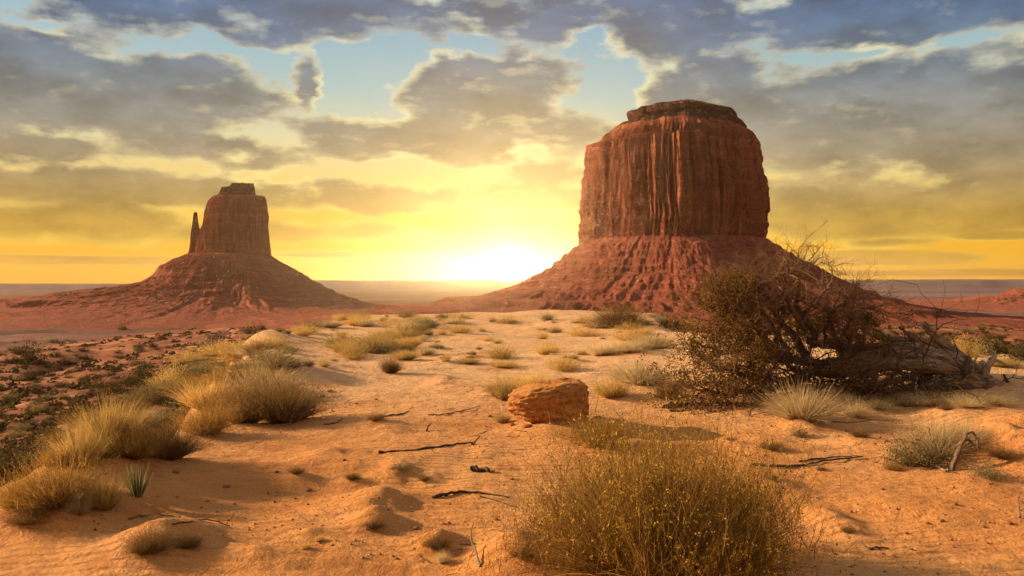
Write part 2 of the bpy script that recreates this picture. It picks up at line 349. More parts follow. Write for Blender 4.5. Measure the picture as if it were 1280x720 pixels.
M_brown = leaf_mat('brown_stems', [(.13,.07,.03),(.25,.14,.05),(.08,.05,.022),(.36,.22,.09)], .4)
M_scrub = leaf_mat('dark_scrub', [(.05,.038,.018),(.09,.065,.028),(.06,.05,.022),(.17,.11,.045)], .3)
M_sage = leaf_mat('sage_leaves', [(.19,.14,.07),(.28,.22,.10),(.14,.11,.05),(.38,.28,.13)], .35)
M_flower = leaf_mat('yellow_flowers', [(.60,.36,.04),(.72,.46,.07),(.46,.27,.03)], .5)
M_jun = leaf_mat('juniper_leaves', [(.12,.065,.02),(.22,.12,.03),(.07,.045,.016),(.38,.20,.05)], .45)
M_yucca = leaf_mat('yucca_leaves', [(.06,.10,.04),(.10,.14,.05),(.40,.32,.16)], .2)
def wood_mat(name, a, b, sc=14):
    m, n = mat(name); co = objco(n, 'UV'); 
    st = n.noise(n.v('MULTIPLY', co, (sc, 1.2, 1)), 1.5, 8, .7); ob = n.noise(objco(n), 5, 5, .6)
    c = n.ramp(st, [(.32, tuple(q*.35 for q in a)), (.46, a), (.62, b)]); c = n.mix(n.ss(ob, .5, .7, 0, .6), c, tuple(q*.5 for q in a))
    finish(n, c, .8, .25, st, .9, .03); return m
M_wood = wood_mat('weathered_juniper_wood', (.17,.105,.065), (.40,.27,.165))
M_bark = wood_mat('dark_juniper_bark', (.08,.05,.032), (.16,.10,.06))
M_twig = wood_mat('grey_brown_twigs', (.26,.14,.07), (.46,.27,.13))
M_white = wood_mat('bleached_wood', (.36,.28,.20), (.55,.45,.33))
M_stone, n = mat('red_sandstone_boulder'); co = objco(n)
st = n.noise(n.v('MULTIPLY', co, (1, 1, 3)), 6, 8, .7); c = n.ramp(st, [(.3,(.34,.12,.03)),(.5,(.58,.25,.07)),(.7,(.66,.33,.11))])
c = n.mix(n.ss(n.noise(co, 22, 5, .7), .5, .65, 0, .7), c, (.20,.10,.04)); finish(n, c, .9, .15, n.m('ADD', st, n.noise(co, 30, 6, .7)), 1., .05)
M_peb, n = mat('dark_pebbles'); g = n.n.new('ShaderNodeNewGeometry')
finish(n, n.ramp(g.outputs['Random Per Island'], [(0,(.09,.045,.03)),(.6,(.22,.10,.05)),(1,(.42,.25,.14))]), .9, .2)

# ------------------------------------------------------------------ ground: one sheet to the horizon
fa = np.linspace(-R(40), R(40), 760); side = np.linspace(R(40), R(320), 90)[1:-1]
A = np.concatenate([fa, side]); nA = len(A)
Rr = np.concatenate([[.02, .4, .8, 1.3, 1.8, 2.3], np.exp(np.linspace(math.log(2.7), math.log(60), 620)), np.exp(np.linspace(math.log(61), math.log(1500), 300)), np.exp(np.linspace(math.log(1530), math.log(12500), 70))])
GX = Rr[:, None]*np.sin(A)[None]; GY = Rr[:, None]*np.cos(A)[None]
GZ, GM = HM(GX, GY)
fcs = grid_faces(len(Rr), nA, True)[:, ::-1]
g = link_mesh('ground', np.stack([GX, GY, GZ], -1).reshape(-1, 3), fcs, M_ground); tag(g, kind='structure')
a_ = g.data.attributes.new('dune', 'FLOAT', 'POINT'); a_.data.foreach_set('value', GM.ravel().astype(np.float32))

# ------------------------------------------------------------------ buttes
def butte_wall(name, D, cx, outline, depth, base_z, corner, mat_, parent, cap=True, flute=1., nth=900, nz=150, seed=0., power=3.2):
    # outline: list of (py, left px, right px) from top to foot
    sc = D/F; rows = sorted(outline)
    pys = np.array([r[0] for r in rows]); L = np.array([r[1] for r in rows]); Rt = np.array([r[2] for r in rows])
    zt = np.linspace(0, 1, nz); py = pys[0]+(pys[-1]-pys[0])*zt
    l = np.interp(py, pys, L); r = np.interp(py, pys, Rt)
    th = np.linspace(0, 2*math.pi, nth, endpoint=False)
    c, s = np.cos(th-corner), np.sin(th-corner)
    rad = (np.abs(c)**power+np.abs(s)**power)**(-1/power)        # 
    ux, uy = rad*np.cos(th), rad*np.sin(th); mx = np.abs(ux).max(); ux, uy = ux/mx, uy/mx
    zc = (HY-py)*sc+CAMZ
    CX, SX = np.cos(th)[None], np.sin(th)[None]; Z = zc[:, None]
    wv = fbm(CX*1.3+seed, SX*1.3, Z/140, 3)
    f1 = fbm(CX*5+seed+wv, SX*5, Z/190, 3); f2 = fbm(CX*17+seed+wv*2, SX*17, Z/120, 4, .6); f3 = fbm(CX*60+seed, SX*60, Z/60, 3)
    crack = -sstep(.10, 0, np.abs(fbm(CX*11-seed+wv, SX*11, Z/260, 3)))
    lay = fbm(0*CX+seed, 0*SX, Z/(9*sc), 4)
    edge = np.clip(np.minimum(zt, 1)*14, .25, 1)[:, None]
    disp = .975+edge*flute*(.035*fbm(CX*2.1+seed, SX*2.1, Z/400, 2)+.035*f1+.03*f2+.025*f3+(.07*crack-.04*sstep(.05, 0, np.abs(fbm(CX*26+seed+wv, SX*26, Z/180, 3))))+.05*np.floor(fbm(CX*6.5+seed+wv*.3, SX*6.5, Z/500+9, 2)*7)/7*2+.02*np.floor(fbm(CX*15+seed, SX*15, Z/130+3, 2)*6)/6*2)+.03*lay
    half = (r-l)/2*sc; mid = ((l+r)/2-cx)*sc
    X = mid[:, None]+half[:, None]*ux[None]*disp; Y = half[:, None]*depth*uy[None]*disp
    zj = Z+f2*4*sc*edge+0*X
    V = np.stack([X, Y, zj-base_z], -1)
    topz = V[0, :, 2].max()
    rings = [V.reshape(-1, 3)]
    t = V[0]; cen = t.mean(0)
    for q in (.8, .5, .2, 0.01):
        p = cen+(t-cen)*q; p[:, 2] = t[:, 2]+(fbm(p[:, 0]/20, p[:, 1]/20, seed, 3))*1.6*sc*4*(1-q); rings.insert(0, p)
    nr = nz+4
    return link_mesh(name, np.concatenate(rings), grid_faces(nr, nth, True), mat_, parent)
def talus(name, D, cx, base_z, left, right, mat_, parent, r0, seed=0., nth=900):
    sc = D/F
    lr = np.array(left); rr = np.array(right)
    rmax = min(lr[-1, 0], rr[-1, 0]); q = np.concatenate([np.linspace(0, 1, 220)])
    th = np.linspace(0, 2*math.pi, nth, endpoint=False)
    side_ = (.5+.5*np.cos(th))[None]                           # 1 = right
    tt = q[:, None]
    rads = (r0+tt**1.25*(lr[-1, 0]-r0))*(1-side_)+(r0+tt**1.25*(rr[-1, 0]-r0))*side_
    pl = np.interp(rads, lr[:, 0], lr[:, 1]); pr = np.interp(rads, rr[:, 0], rr[:, 1])
    py = pl*(1-side_)+pr*side_
    Z = (HY-py)*sc+CAMZ
    CX, SX = np.cos(th)[None], np.sin(th)[None]
    inner = sstep(0, .12, tt)*sstep(0,.3,tt+.12)
    gul = np.abs(fbm(CX*4+seed, SX*4, tt*1.2, 4, .6)); gully = -sstep(.22, 0, gul)*2.2*sc
    Z = Z+inner*(fbm(CX*3+seed, SX*3, tt*3, 4)*3.2*sc*sstep(1.2, .3, tt)+gully*sstep(1, .3, tt)+fbm(CX*40+seed, SX*40, tt*40, 4, .7)*2.1*sc*sstep(1.1, .25, tt))
    step = 9*sc; band = sstep(-.05, .3, fbm(CX*2, SX*2, Z/(22*sc)+seed, 3)); zq = np.floor(Z/step)*step+step*sstep(.45, .95, Z/step-np.floor(Z/step))
    Z = Z*(1-.8*band*inner)+zq*(.8*band*inner)
    wv = 1+.10*fbm(CX*2.5+seed, SX*2.5, 1., 3)*inner
    X = rads*sc*CX*wv; Y = rads*sc*SX*wv
    V = np.stack([X, Y, Z-base_z], -1).reshape(-1, 3)
    return link_mesh(name, V, grid_faces(len(q), nth, True), mat_, parent)
# near butte on the right
D1, cx1 = 1200, 843; bz1 = -60
b1 = empty('butte', ((cx1-640)/F*D1, D1, bz1), 'large broad red sandstone butte with sheer fluted walls, rising right of the sun', 'butte')
butte_wall('cliff_wall', D1, cx1, [(160,766,925),(163,763,932),(170,757,940),(178,752,944),(181,745,946),(184,733,947),(200,731,950),(225,728,956),(245,727,959),(275,726,959),(298,725,956),(320,722,956)], .95, bz1, R(40), M_cliff, b1, nth=1800, nz=240, seed=1.3, power=3.1)
butte_wall('cap_rock', D1, cx1, [(127,852,868),(131,838,880),(136,810,893),(140,784,908),(143,783,918),(149,785,920),(151,790,920),(155,775,926),(163,765,932),(168,768,930)], .95, bz1, R(40), M_cap, b1, nth=900, nz=90, seed=4.1, flute=.7)
talus('talus_slope', D1, cx1, bz1, [(95,299),(112,301),(125,310),(155,334),(185,350),(215,362),(240,367),(320,379),(400,386),(560,404)], [(95,299),(112,301),(150,325),(197,350),(247,370),(300,384),(380,392),(450,397),(600,408)], M_talus, b1, 95, 2.2, 1300)
# far butte with the thumb spire
D2, cx2 = 2000, 292; bz2 = -100
b2 = empty('butte', ((cx2-640)/F*D2, D2, bz2), 'smaller distant red butte with a thin thumb spire on its left side', 'butte')
butte_wall('cliff_wall', D2, cx2, [(246,268,333),(249,264,334),(254,261,334),(267,257.5,335.5),(285,255,336),(300,251,337),(318,246,338),(330,244,338)], .8, bz2, R(10), M_cliff, b2, nth=900, nz=150, seed=7.7, flute=1.1)
butte_wall('cap_rock', D2, cx2, [(230.5,297,316),(232,290,318),(236,288,319),(238,277,319),(243,275,320),(248,272,322)], .8, bz2, R(10), M_cap, b2, nth=500, nz=50, seed=9.1, flute=.6)
butte_wall('thumb_spire', D2, cx2, [(265.5,243.3,246),(268,242.3,247),(280,240.8,248),(288,239.6,250),(291,239,257),(305,238,264),(322,236,268)], 1.3, bz2, R(20), M_cliff, b2, nth=300, nz=90, seed=3.1, flute=1.4)
talus('talus_slope', D2, cx2, bz2, [(38,316),(50,317),(65,324),(84,334),(88,343),(105,354),(131,359),(217,368),(292,376),(420,395)], [(38,318),(46,320),(57,329),(83,344),(105,356),(128,369),(162,381),(230,388),(420,398)], M_talus, b2, 38, 5.2, 1200)
# small butte slope at the right edge
D3, cx3 = 3200, 1325; bz3 = -110
b3 = empty('butte', ((cx3-640)/F*D3, D3, bz3), 'far dark butte foot cut off by the right edge of the view', 'butte')
talus('talus_slope', D3, cx3, bz3, [(2,345),(20,353),(45,362),(75,370),(120,377),(190,380),(260,388)], [(2,345),(20,353),(45,362),(75,370),(120,377),(190,380),(260,388)], M_talus, b3, 2, 8.2, 400)
# distant mesas: each a long thick block
def mesa(px0, px1, D, top, zb, seed):
    nx, nd = 260, 26; u = np.linspace(0, 1, nx)[None]; v = np.linspace(0, 1, nd)[:, None]
    px = px0+(px1-px0)*u; zt = (HY-top)*D/F+fbm(px/45, 0*px, seed, 4)*8*D/9000+0*v
    endf = sstep(0, .05, u)*sstep(1, .95, u)
    prof = np.interp(v, [0, .12, .18, .5, .82, .88, 1], [0, .42, 1, 1, 1, .42, 0])
    Z = zb+(zt-zb)*prof*endf; X = (px-640)/F*D+0*v; Y = D+(v-.15)*1700+fbm(px/60, 0*px, seed+3, 3)*60+0*u
    o = link_mesh('hills', np.stack([X, Y, Z], -1).reshape(-1, 3), grid_faces(nd, nx), M_far); tag(o, kind='structure')
mesa(-500, 260, 8600, 354.5, -115, 1.); mesa(300, 760, 9300, 350, -115, 2.); mesa(980, 1700, 9000, 349, -115, 3.); mesa(1000, 1800, 5600, 369, -108, 5.); mesa(150, 1150, 10500, 352, -115, 6.)
#@@HAZE
HAZE=True
hx = 13500
hv = np.array([(x, y, z) for z in (-135, 345) for x, y in ((-hx, -2500), (hx, -2500), (hx, 13500), (-hx, 13500))], float)
M_haze = bpy.data.materials.new('haze_air'); M_haze.use_nodes = True; M_haze.node_tree.nodes.clear(); n = NT(M_haze.node_tree)
pv = n.n.new('ShaderNodeVolumePrincipled'); pv.inputs['Color'].default_value = (.95, .70, .42, 1); pv.inputs['Density'].default_value = 3e-5; pv.inputs['Anisotropy'].default_value = .85
o_ = n.n.new('ShaderNodeOutputMaterial'); n.l.new(pv.outputs[0], o_.inputs['Volume'])
hz = link_mesh('haze', hv, [(0,3,2,1),(4,5,6,7),(0,1,5,4),(1,2,6,5),(2,3,7,6),(3,0,4,7)], M_haze, smooth=False); tag(hz, kind='stuff')
# the ground fits inside the box
# ------------------------------------------------------------------ plant geometry
def ribbons(root, d0, length, width, bend, segs=4, rng=RNG, curl=.15):
    """thin tapered blades; root Nx3, d0 Nx3 start direction, bend: how far the tip falls"""
    n = len(root); d0 = d0/np.linalg.norm(d0, axis=1)[:, None]; t = np.linspace(0, 1, segs+1)
    rnd = rng.normal(size=(n, 3)); sidev = np.cross(d0, rnd); sidev /= np.linalg.norm(sidev, axis=1)[:, None]+1e-9
    cdir = rng.normal(size=(n, 3))*curl
    P_ = root[:, None]+d0[:, None]*length[:, None, None]*t[None, :, None]+(cdir*length[:, None])[:, None]*(t**2)[None, :, None]
    P_[..., 2] -= (bend*length)[:, None]*(t**2)[None]
    wd = (width[:, None]*(1-.85*t[None]))[..., None]*sidev[:, None]
    V = np.stack([P_-wd, P_+wd], 2).reshape(-1, 3)
    b = (np.arange(n)*(segs+1)*2)[:, None]; k_ = (np.arange(segs)*2)[None]; b = b+k_
    Fc = np.stack([b, b+1, b+3, b+2], -1).reshape(-1, 4)
    return V, Fc, P_[:, -1], P_
def merge(*parts):
    Vs, Fs, o = [], [], 0
    for V, Fc in parts: Vs.append(V); Fs.append(Fc+o); o += len(V)
    return np.concatenate(Vs), np.concatenate(Fs)
def tuft_mesh(n, spread=.5, fan=.8, width=.006, seed=0, h=1., bend=.25, rootr=.25, curl=.12):
    """unit tuft: about 1 wide, 1 high"""
    g_ = np.random.default_rng(seed); a = g_.random(n)*2*math.pi; r = np.sqrt(g_.random(n))
    lump = 1+.35*np.sin(a*3+seed)+.2*np.sin(a*5+seed*2)
    root = np.stack([np.cos(a)*r*rootr, np.sin(a)*r*rootr, np.zeros(n)-.03], 1)
    out = r*fan*lump; a2 = a+g_.normal(size=n)*.3
    d = np.stack([np.cos(a2)*out, np.sin(a2)*out, np.ones(n)*(1.05-.35*r)], 1)
    L = h*(.5+.6*g_.random(n))*(1-.15*r)
    return ribbons(root, d, L, width*(.6+.8*g_.random(n)), bend*g_.random(n)*r, 4, g_, curl)
def leaf_quads(c, size, rng):
    n = len(c); a = rng.normal(size=(n, 3)); a /= np.linalg.norm(a, axis=1)[:, None]; b = np.cross(a, rng.normal(size=(n, 3))); b /= np.linalg.norm(b, axis=1)[:, None]
    s = size*(.5+rng.random(n))[:, None]
    V = np.stack([c-a*s, c-b*s*.5, c+a*s, c+b*s*.5], 1).reshape(-1, 3); return V, np.arange(n*4).reshape(-1, 4)
def mound_mesh(nst, nleaf, seed, leaf=.03, flat_=1.):
    """unit leafy bush: fanned stems with leaves clumped on the outer half"""
    g_ = np.random.default_rng(seed)
    V, Fc, tip, P_ = tuft_mesh(nst, fan=1.15, width=.006, seed=seed, h=.95*flat_, bend=.35, rootr=.22, curl=.2)
    k_ = g_.integers(0, nst, nleaf); s_ = g_.integers(2, 5, nleaf); c = P_[k_, s_]+g_.normal(size=(nleaf, 3))*leaf*1.3
    return merge((V, Fc), leaf_quads(c, leaf, g_))
SOLID = {}
def tube(path, rad, sides=8, lobes=0., seed=0., caps=True):
    """tapered tube along a path with lengthwise ridges; returns V, F, uv"""
    P_ = np.asarray(path, float); n = len(P_); rad = np.asarray(rad, float)
    T = np.gradient(P_, axis=0); T /= np.linalg.norm(T, axis=1)[:, None]+1e-9
    up = np.array([0, 0, 1.]) if abs(T[0, 2]) < .9 else np.array([1., 0, 0]); Ns = []
    nrm = np.cross(T[0], up); nrm /= np.linalg.norm(nrm)
    for i in range(n):
        nrm = nrm-T[i]*np.dot(nrm, T[i]); nrm /= np.linalg.norm(nrm)+1e-9; Ns.append(nrm)
    Ns = np.array(Ns); B = np.cross(T, Ns); th = np.linspace(0, 2*math.pi, sides, endpoint=False)
    ln = np.concatenate([[0], np.cumsum(np.linalg.norm(np.diff(P_, axis=0), axis=1))])
    tw = th[None]+ln[:, None]*.8*(lobes > 0)
    rr = rad[:, None]*(1+lobes*(fbm(np.cos(tw)*2.5+seed, np.sin(tw)*2.5, ln[:, None]*.9, 4)*1.6)) if lobes else rad[:, None]*np.ones((1, sides))
    V = P_[:, None]+Ns[:, None]*(rr*np.cos(th))[..., None]+B[:, None]*(rr*np.sin(th))[..., None]
    UV = np.stack([np.broadcast_to(th/(2*math.pi), (n, sides)), np.broadcast_to(ln[:, None]*3, (n, sides))], -1)
    return V.reshape(-1, 3), grid_faces(n, sides, True), UV.reshape(-1, 2)
def tubes_obj(name, tl, mat_, parent=None, loc=None):
    Vs, Fs, U, o = [], [], [], 0
    for V, Fc, uv in tl: Vs.append(V); Fs.append(Fc+o); U.append(uv); o += len(V)
    V = np.concatenate(Vs); Fc = np.concatenate(Fs); U = np.concatenate(U)
    ob = link_mesh(name, V, Fc, mat_, parent, loc=loc)
    l = ob.data.uv_layers.new(name='UV'); li = np.empty(len(ob.data.loops), np.int32); ob.data.loops.foreach_get('vertex_index', li)
    l.data.foreach_set('uv', U[li].astype(np.float32).ravel()); return ob
def spline(pts, n=14, jit=0., rng=None):
    p = np.asarray(pts, float); k_ = np.linspace(0, len(p)-1, n); i = np.clip(k_.astype(int), 0, len(p)-2); t = (k_-i)[:, None]
    pm = p[np.maximum(i-1, 0)]; p0 = p[i]; p1 = p[i+1]; p2 = p[np.minimum(i+2, len(p)-1)]
    q = .5*((2*p0)+(-pm+p1)*t+(2*pm-5*p0+4*p1-p2)*t**2+(-pm+3*p0-3*p1+p2)*t**3)
    if jit: q = q+(rng or RNG).normal(size=q.shape)*jit
    return q
def stick(pts, r0, r1, n=10, jit=.004, sides=6, lobes=.3, seed=0.):
    q = spline(pts, n, jit); return tube(q, np.linspace(r0, r1, n), sides, lobes, seed)
def twigs(p0, d0, L, r, depth, out, tips, rng, wander=.45, nb=3, spread=.7):
    n = 6; P_ = [np.array(p0, float)]; d = np.array(d0, float); d /= np.linalg.norm(d)
    for i in range(n-1):
        d = d+rng.normal(size=3)*wander*.35; d /= np.linalg.norm(d); P_.append(P_[-1]+d*L/(n-1))
    P_ = np.array(P_); out.append(tube(P_, np.linspace(r, r*.35, n), 5 if r > .008 else 3))
    if depth == 0: tips.append(P_[-1]); tips.append(P_[-3]); return
    for k_ in range(nb):
        i = rng.integers(1, n); dd = P_[i]-P_[i-1]; dd /= np.linalg.norm(dd); dd = dd+rng.normal(size=3)*spread
        twigs(P_[i], dd, L*(.5+.35*rng.random()), r*.55, depth-1, out, tips, rng, wander, nb, spread)

# ------------------------------------------------------------------ prototypes (first use takes the original)
class Proto:
    def __init__(s, fn): s.fn = fn; s.o = None
    def make(s):
        if s.o is None: s.o = s.fn(); return s.o
        return copy_tree(s.o)
def simple(name, VF, m): return Proto(lambda: link_mesh(name, VF[0], VF[1], m, smooth=False))
def tf(*a, **k_): V, Fc, _, _ = tuft_mesh(*a, **k_); return V, Fc
P_gold = [simple('grass_tuft', tf(1500, fan=.55, seed=s, width=.0055, bend=.2), M_gold) for s in (1, 2, 3)]
P_tan = [simple('grass_tuft', tf(1500, fan=1.1, seed=s, width=.006, bend=.25), M_tan) for s in (4, 5)]
def two(name, VF1, m1, n1, VF2, m2, n2):
    def f():
        e = empty(name, (0, 0, 0)); link_mesh(n1, *VF1, m1, e, smooth=False); link_mesh(n2, *VF2, m2, e, smooth=False); return e
    return Proto(f)
def bushy(seed, nst=1500, fl=900, w=.004, fsize=.008):
    g_ = np.random.default_rng(seed); V, Fc, tip, P_ = tuft_mesh(nst, fan=1.0, width=w, seed=seed, bend=.2, rootr=.2, curl=.16)
    k_ = g_.integers(0, nst, nst*2); s_ = g_.integers(1, 5, nst*2); dd = np.stack([g_.normal(size=nst*2)*.5, g_.normal(size=nst*2)*.5, g_.random(nst*2)+.3], 1)
    V2, F2, tip2, _ = ribbons(P_[k_, s_], dd, .10+.12*g_.random(nst*2), np.full(nst*2, w*.7), np.zeros(nst*2), 2, g_)
    tips = np.concatenate([tip, tip2]); hi = tips[g_.permutation(len(tips))]; hi = hi[hi[:, 2] > .42]; hi = hi[:fl]
    return merge((V, Fc), (V2, F2)), leaf_quads(hi+g_.normal(size=hi.shape)*.006, fsize, g_)
bA, fA = bushy(11); bB, fB = bushy(12)
P_olive = [two('rabbitbrush', bA, M_olive, 'stems', fA, M_gold, 'seed_heads'), two('rabbitbrush', bB, M_olive, 'stems', fB, M_gold, 'seed_heads')]
P_brown = [two('dry_shrub', bushy(13)[0], M_brown, 'stems', bushy(13)[1], M_gold, 'seed_heads')]
P_sage = [simple('sagebrush', mound_mesh(350, 1800, s, .028), M_sage) for s in (21, 22, 23)]
P_goldm = [simple('sagebrush', mound_mesh(500, 1500, s, .024), M_gold) for s in (24, 25)]
P_dark = [simple('desert_shrub', mound_mesh(120, 900, s, .045), M_scrub) for s in (31, 32, 33)]
PR = dict(gold=P_gold, tan=P_tan, olive=P_olive, brown=P_brown, sage=P_sage, goldm=P_goldm, dark=P_dark)
def plant(kind, px, py, wpx, hpx, label, cat='bush', group=None, pos=None, deep=None):
    x, y, z = pos or at(px, py); W = wpx*y/F; Hh = hpx*y/F
    pl_ = PR[kind]; o = pl_[random.randrange(len(pl_))].make()
    kx = {'gold': 1.15, 'tan': 1.35, 'olive': 1.45, 'brown': 1.45, 'sage': 1.5, 'goldm': 1.5, 'dark': 1.5}[kind]
    kz = {'gold': 1.0, 'tan': .95, 'olive': .95, 'brown': .95, 'sage': .85, 'goldm': .85, 'dark': .85}[kind]
    o.location = (x, y+W*.2, z-.02*Hh); o.scale = (W/kx, (deep or W)/kx, Hh/kz); o.rotation_euler = (0, 0, random.choice((0, math.pi))+random.uniform(-.5, .5))
    if 'label' in o: del o['label']
    if 'group' in o: del o['group']
    tag(o, label, cat, group); return o
#@@HERO
# ---- the large foreground rabbitbrush
def big_bush():
    x, y, z = at(828, 712); z -= .03; y -= .1
    g_ = np.random.default_rng(5); e = empty('rabbitbrush', (x, y+.1, z), 'big rounded yellow-flowered bush in the near foreground, largest plant of all', 'bush')
    Rw = .80
    V, Fc, tip, P_ = tuft_mesh(8500, fan=1.15, width=.0021, seed=5, h=.78, bend=.22, rootr=.33, curl=.13)
    m = 14000; k_ = g_.integers(0, 8500, m); s_ = g_.integers(2, 5, m)
    dd = np.stack([g_.normal(size=m)*.45, g_.normal(size=m)*.45, g_.random(m)+.4], 1)
    V2, F2, tip2, P2 = ribbons(P_[k_, s_], dd, .07+.12*g_.random(m), np.full(m, .0016), np.zeros(m), 2, g_)
    k3 = g_.integers(0, m, 12000); c = P2[k3, 1]+g_.normal(size=(12000, 3))*.012
    link_mesh('stems', *merge((V, Fc), (V2, F2)), M_olive, e, smooth=False)
    link_mesh('leaves', *leaf_quads(c, .0075, g_), M_olive, e, smooth=False)
    t = np.concatenate([tip, tip2]); t = t[t[:, 2] > .25]; t = t[g_.permutation(len(t))][:5200]
    keep = fbm(t[:, 0]*6, t[:, 1]*6, t[:, 2]*6, 3) > .0; t = t[keep]
    c = np.repeat(t, 4, 0)+g_.normal(size=(len(t)*4, 3))*.006
    link_mesh('flowers', *leaf_quads(c, .0046, g_), M_flower, e, smooth=False)
    q = g_.random(2600)*6.28; rq = np.sqrt(g_.random(2600)); Vb, Fb, _, _ = ribbons(np.stack([np.cos(q)*.2*rq, np.sin(q)*.2*rq, 0*q], 1), np.stack([np.cos(q)*rq*1.5, np.sin(q)*rq*1.5, .8+0*q], 1), .3+.3*g_.random(2600), np.full(2600, .0028), .15+0*q, 4, g_, .2)
    link_mesh('inner_stems', Vb, Fb, M_brown, e, smooth=False)
    d = g_.random(500)*6.28; rt = np.stack([np.cos(d)*.12, np.sin(d)*.12, 0*d], 1); dr = np.stack([np.cos(d)*g_.random(500)*1.3, np.sin(d)*g_.random(500)*1.3, .6+0*d], 1)
    V4, F4, _, _ = ribbons(rt, dr, .22+.3*g_.random(500), np.full(500, .003), .1+0*d, 5, g_, .15)
    link_mesh('dead_twigs', V4, F4, M_tan, e, smooth=False)
    e.scale = (.92, .95, 1.06)
big_bush()
B = plant
B('olive', 752, 560, 95, 44, 'small yellowish bush just behind the big flowered foreground bush')
B('brown', 348, 530, 120, 62, 'dark brown bush at the right end of the bank of grass on the dune edge')
B('brown', 300, 530, 95, 60, 'dark brown bush between the golden grass and the right-end brown bush on the dune edge')
B('tan', 318, 500, 105, 48, 'tall pale tan grass clump behind the dark brown bushes on the dune edge', 'grass')
B('gold', 255, 512, 75, 42, 'golden grass clump left of the dark brown bushes', 'grass')
B('olive', 250, 545, 80, 46, 'olive bush below the golden grass clump on the dune edge')
B('brown', 205, 575, 85, 50, 'dark green-brown bush low on the left dune slope')
B('olive', 160, 575, 70, 46, 'olive bush between the tall golden grass and the dark green-brown bush')
B('gold', 128, 558, 85, 62, 'tall bright golden grass clump at the left dune edge', 'grass')
B('gold', 95, 585, 60, 60, 'faded golden grass clump in front of the tall bright one', 'grass')
B('olive', 62, 640, 110, 70, 'wide green-gold bush at the far left of the foreground')
B('olive', 18, 640, 70, 50, 'low green bush cut by the left edge of the view')
B('gold', 122, 640, 55, 46, 'short yellow grass tuft right of the wide green-gold bush', 'grass')
B('tan', 95, 645, 30, 34, 'thin dry straw tuft between the green-gold bush and the yellow tuft', 'grass')
for px, py, wp, hp, kd, lb in [(296,455,62,26,'goldm','golden domed shrub at the top right of the dune rim bank'),(265,446,70,20,'goldm','pale golden shrub topmost on the dune rim bank'),
    (246,470,56,22,'sage','grey-gold shrub below the topmost golden shrubs of the rim'),(278,482,60,24,'olive','olive shrub in the middle of the rim bank'),(215,476,50,22,'goldm','yellowish shrub on the outer slope of the rim'),
    (188,500,46,24,'sage','greyish shrub on the outer slope beside the golden grass'),(222,500,40,22,'brown','brown shrub on the bare sand of the outer slope'),(205,528,40,22,'sage','small grey shrub just above the dark green-brown bush'),
    (238,490,50,24,'olive','olive-grey shrub at the inside of the outer slope'),(345,488,46,22,'goldm','small golden shrub behind the tan grass clump'),(180,535,44,26,'tan','dull tan clump between golden grass and dark bush'),
    (318,470,40,18,'goldm','low golden shrub right under the domed one'),(230,455,50,14,'gold','low strip of gold grass along the rim crest'),(200,485,40,16,'gold','thin gold grass on the outer rim slope'),
    (165,520,40,22,'brown','brownish shrub outside the dune edge beside tall golden grass')]:
    B(kd, px, py, wp, hp, lb)
B('goldm', 338, 436, 44, 20, 'golden shrub on the pale hump at the far end of the dune rim')
B('brown', 318, 444, 40, 18, 'brown shrub left of the golden shrub on the pale hump')
B('sage', 356, 443, 36, 14, 'grey-gold shrub on the right flank of the pale hump')
B('dark', 128, 512, 50, 22, 'black-green shrub behind the tall golden grass')
for px, py, wp, hp, kd, lb in [(487,468,32,24,'brown','small rusty brown bush left of the sun glare on the sand'),(365,461,26,13,'sage','first small round tuft on the sand beside the dune rim'),(385,458,17,10,'sage','second and smaller of the round tufts beside the rim'),
    (404,459,18,12,'goldm','third of the round tufts beside the rim, tallest'),(440,450,36,14,'goldm','broad pale shrub behind the rusty brown bush'),(505,450,40,14,'gold','grass clump right behind the rusty brown bush'),
    (557,452,16,9,'goldm','small lone tuft in the middle of the bright sand'),(585,456,34,8,'gold','flat strip of grass right of the lone tuft'),(630,460,40,10,'gold','flat grass patch left of the round yellow bush'),
    (704,464,48,24,'goldm','round yellow bush on bright sand behind the boulder'),(630,500,46,32,'gold','yellow grass clump touching the left side of the boulder'),(668,490,56,28,'gold','yellow grass clump behind the boulder'),
    (765,498,50,28,'gold','yellow grass clump right of the boulder'),(628,530,22,14,'gold','little yellow tuft at the lower left foot of the boulder'),(806,482,78,38,'tan','wide tan bush left of the dead tree'),
    (838,500,40,28,'brown','brown bush between the wide tan bush and the dead tree'),(730,421,50,15,'goldm','low wide shrub on the far sand below the sun'),(817,436,58,24,'tan','tan shrub on the far sand before the dark desert bush'),
    (802,420,36,12,'gold','grass behind the tan shrub on the far sand'),(740,560,26,16,'gold','small gold tuft between boulder and foreground bush')]:
    B(kd, px, py, wp, hp, lb)
B('brown', 775, 409, 72, 34, 'large brown bush beyond the sand at the foot of the big butte')
B('dark', 843, 412, 40, 18, 'dark shrub beyond the sand right of the large brown bush')
B('dark', 900, 412, 26, 14, 'dark shrub behind the left crown of the fallen tree')
B('tan', 1010, 526, 92, 50, 'round pale straw bush in front of the fallen tree')
B('tan', 1075, 524, 34, 26, 'thin dry little bush right of the round pale straw bush', 'bush')
B('sage', 1150, 585, 75, 54, 'grey-green bush around a crooked little trunk at right')
B('tan', 1185, 575, 80, 58, 'pale feathery grass behind the crooked little trunk', 'grass')
B('tan', 1215, 560, 55, 40, 'pale grass clump right of the crooked little trunk', 'grass')
B('sage', 1002, 548, 26, 18, 'small grey tuft on the open sand beneath the straw bush')
B('brown', 968, 565, 36, 14, 'low brown twiggy tuft right of the foreground bush')
B('goldm', 1211, 447, 52, 28, 'bright yellow rounded shrub behind the roots of the fallen tree')
B('dark', 1244, 445, 34, 28, 'dark round shrub just right of the yellow rounded one')
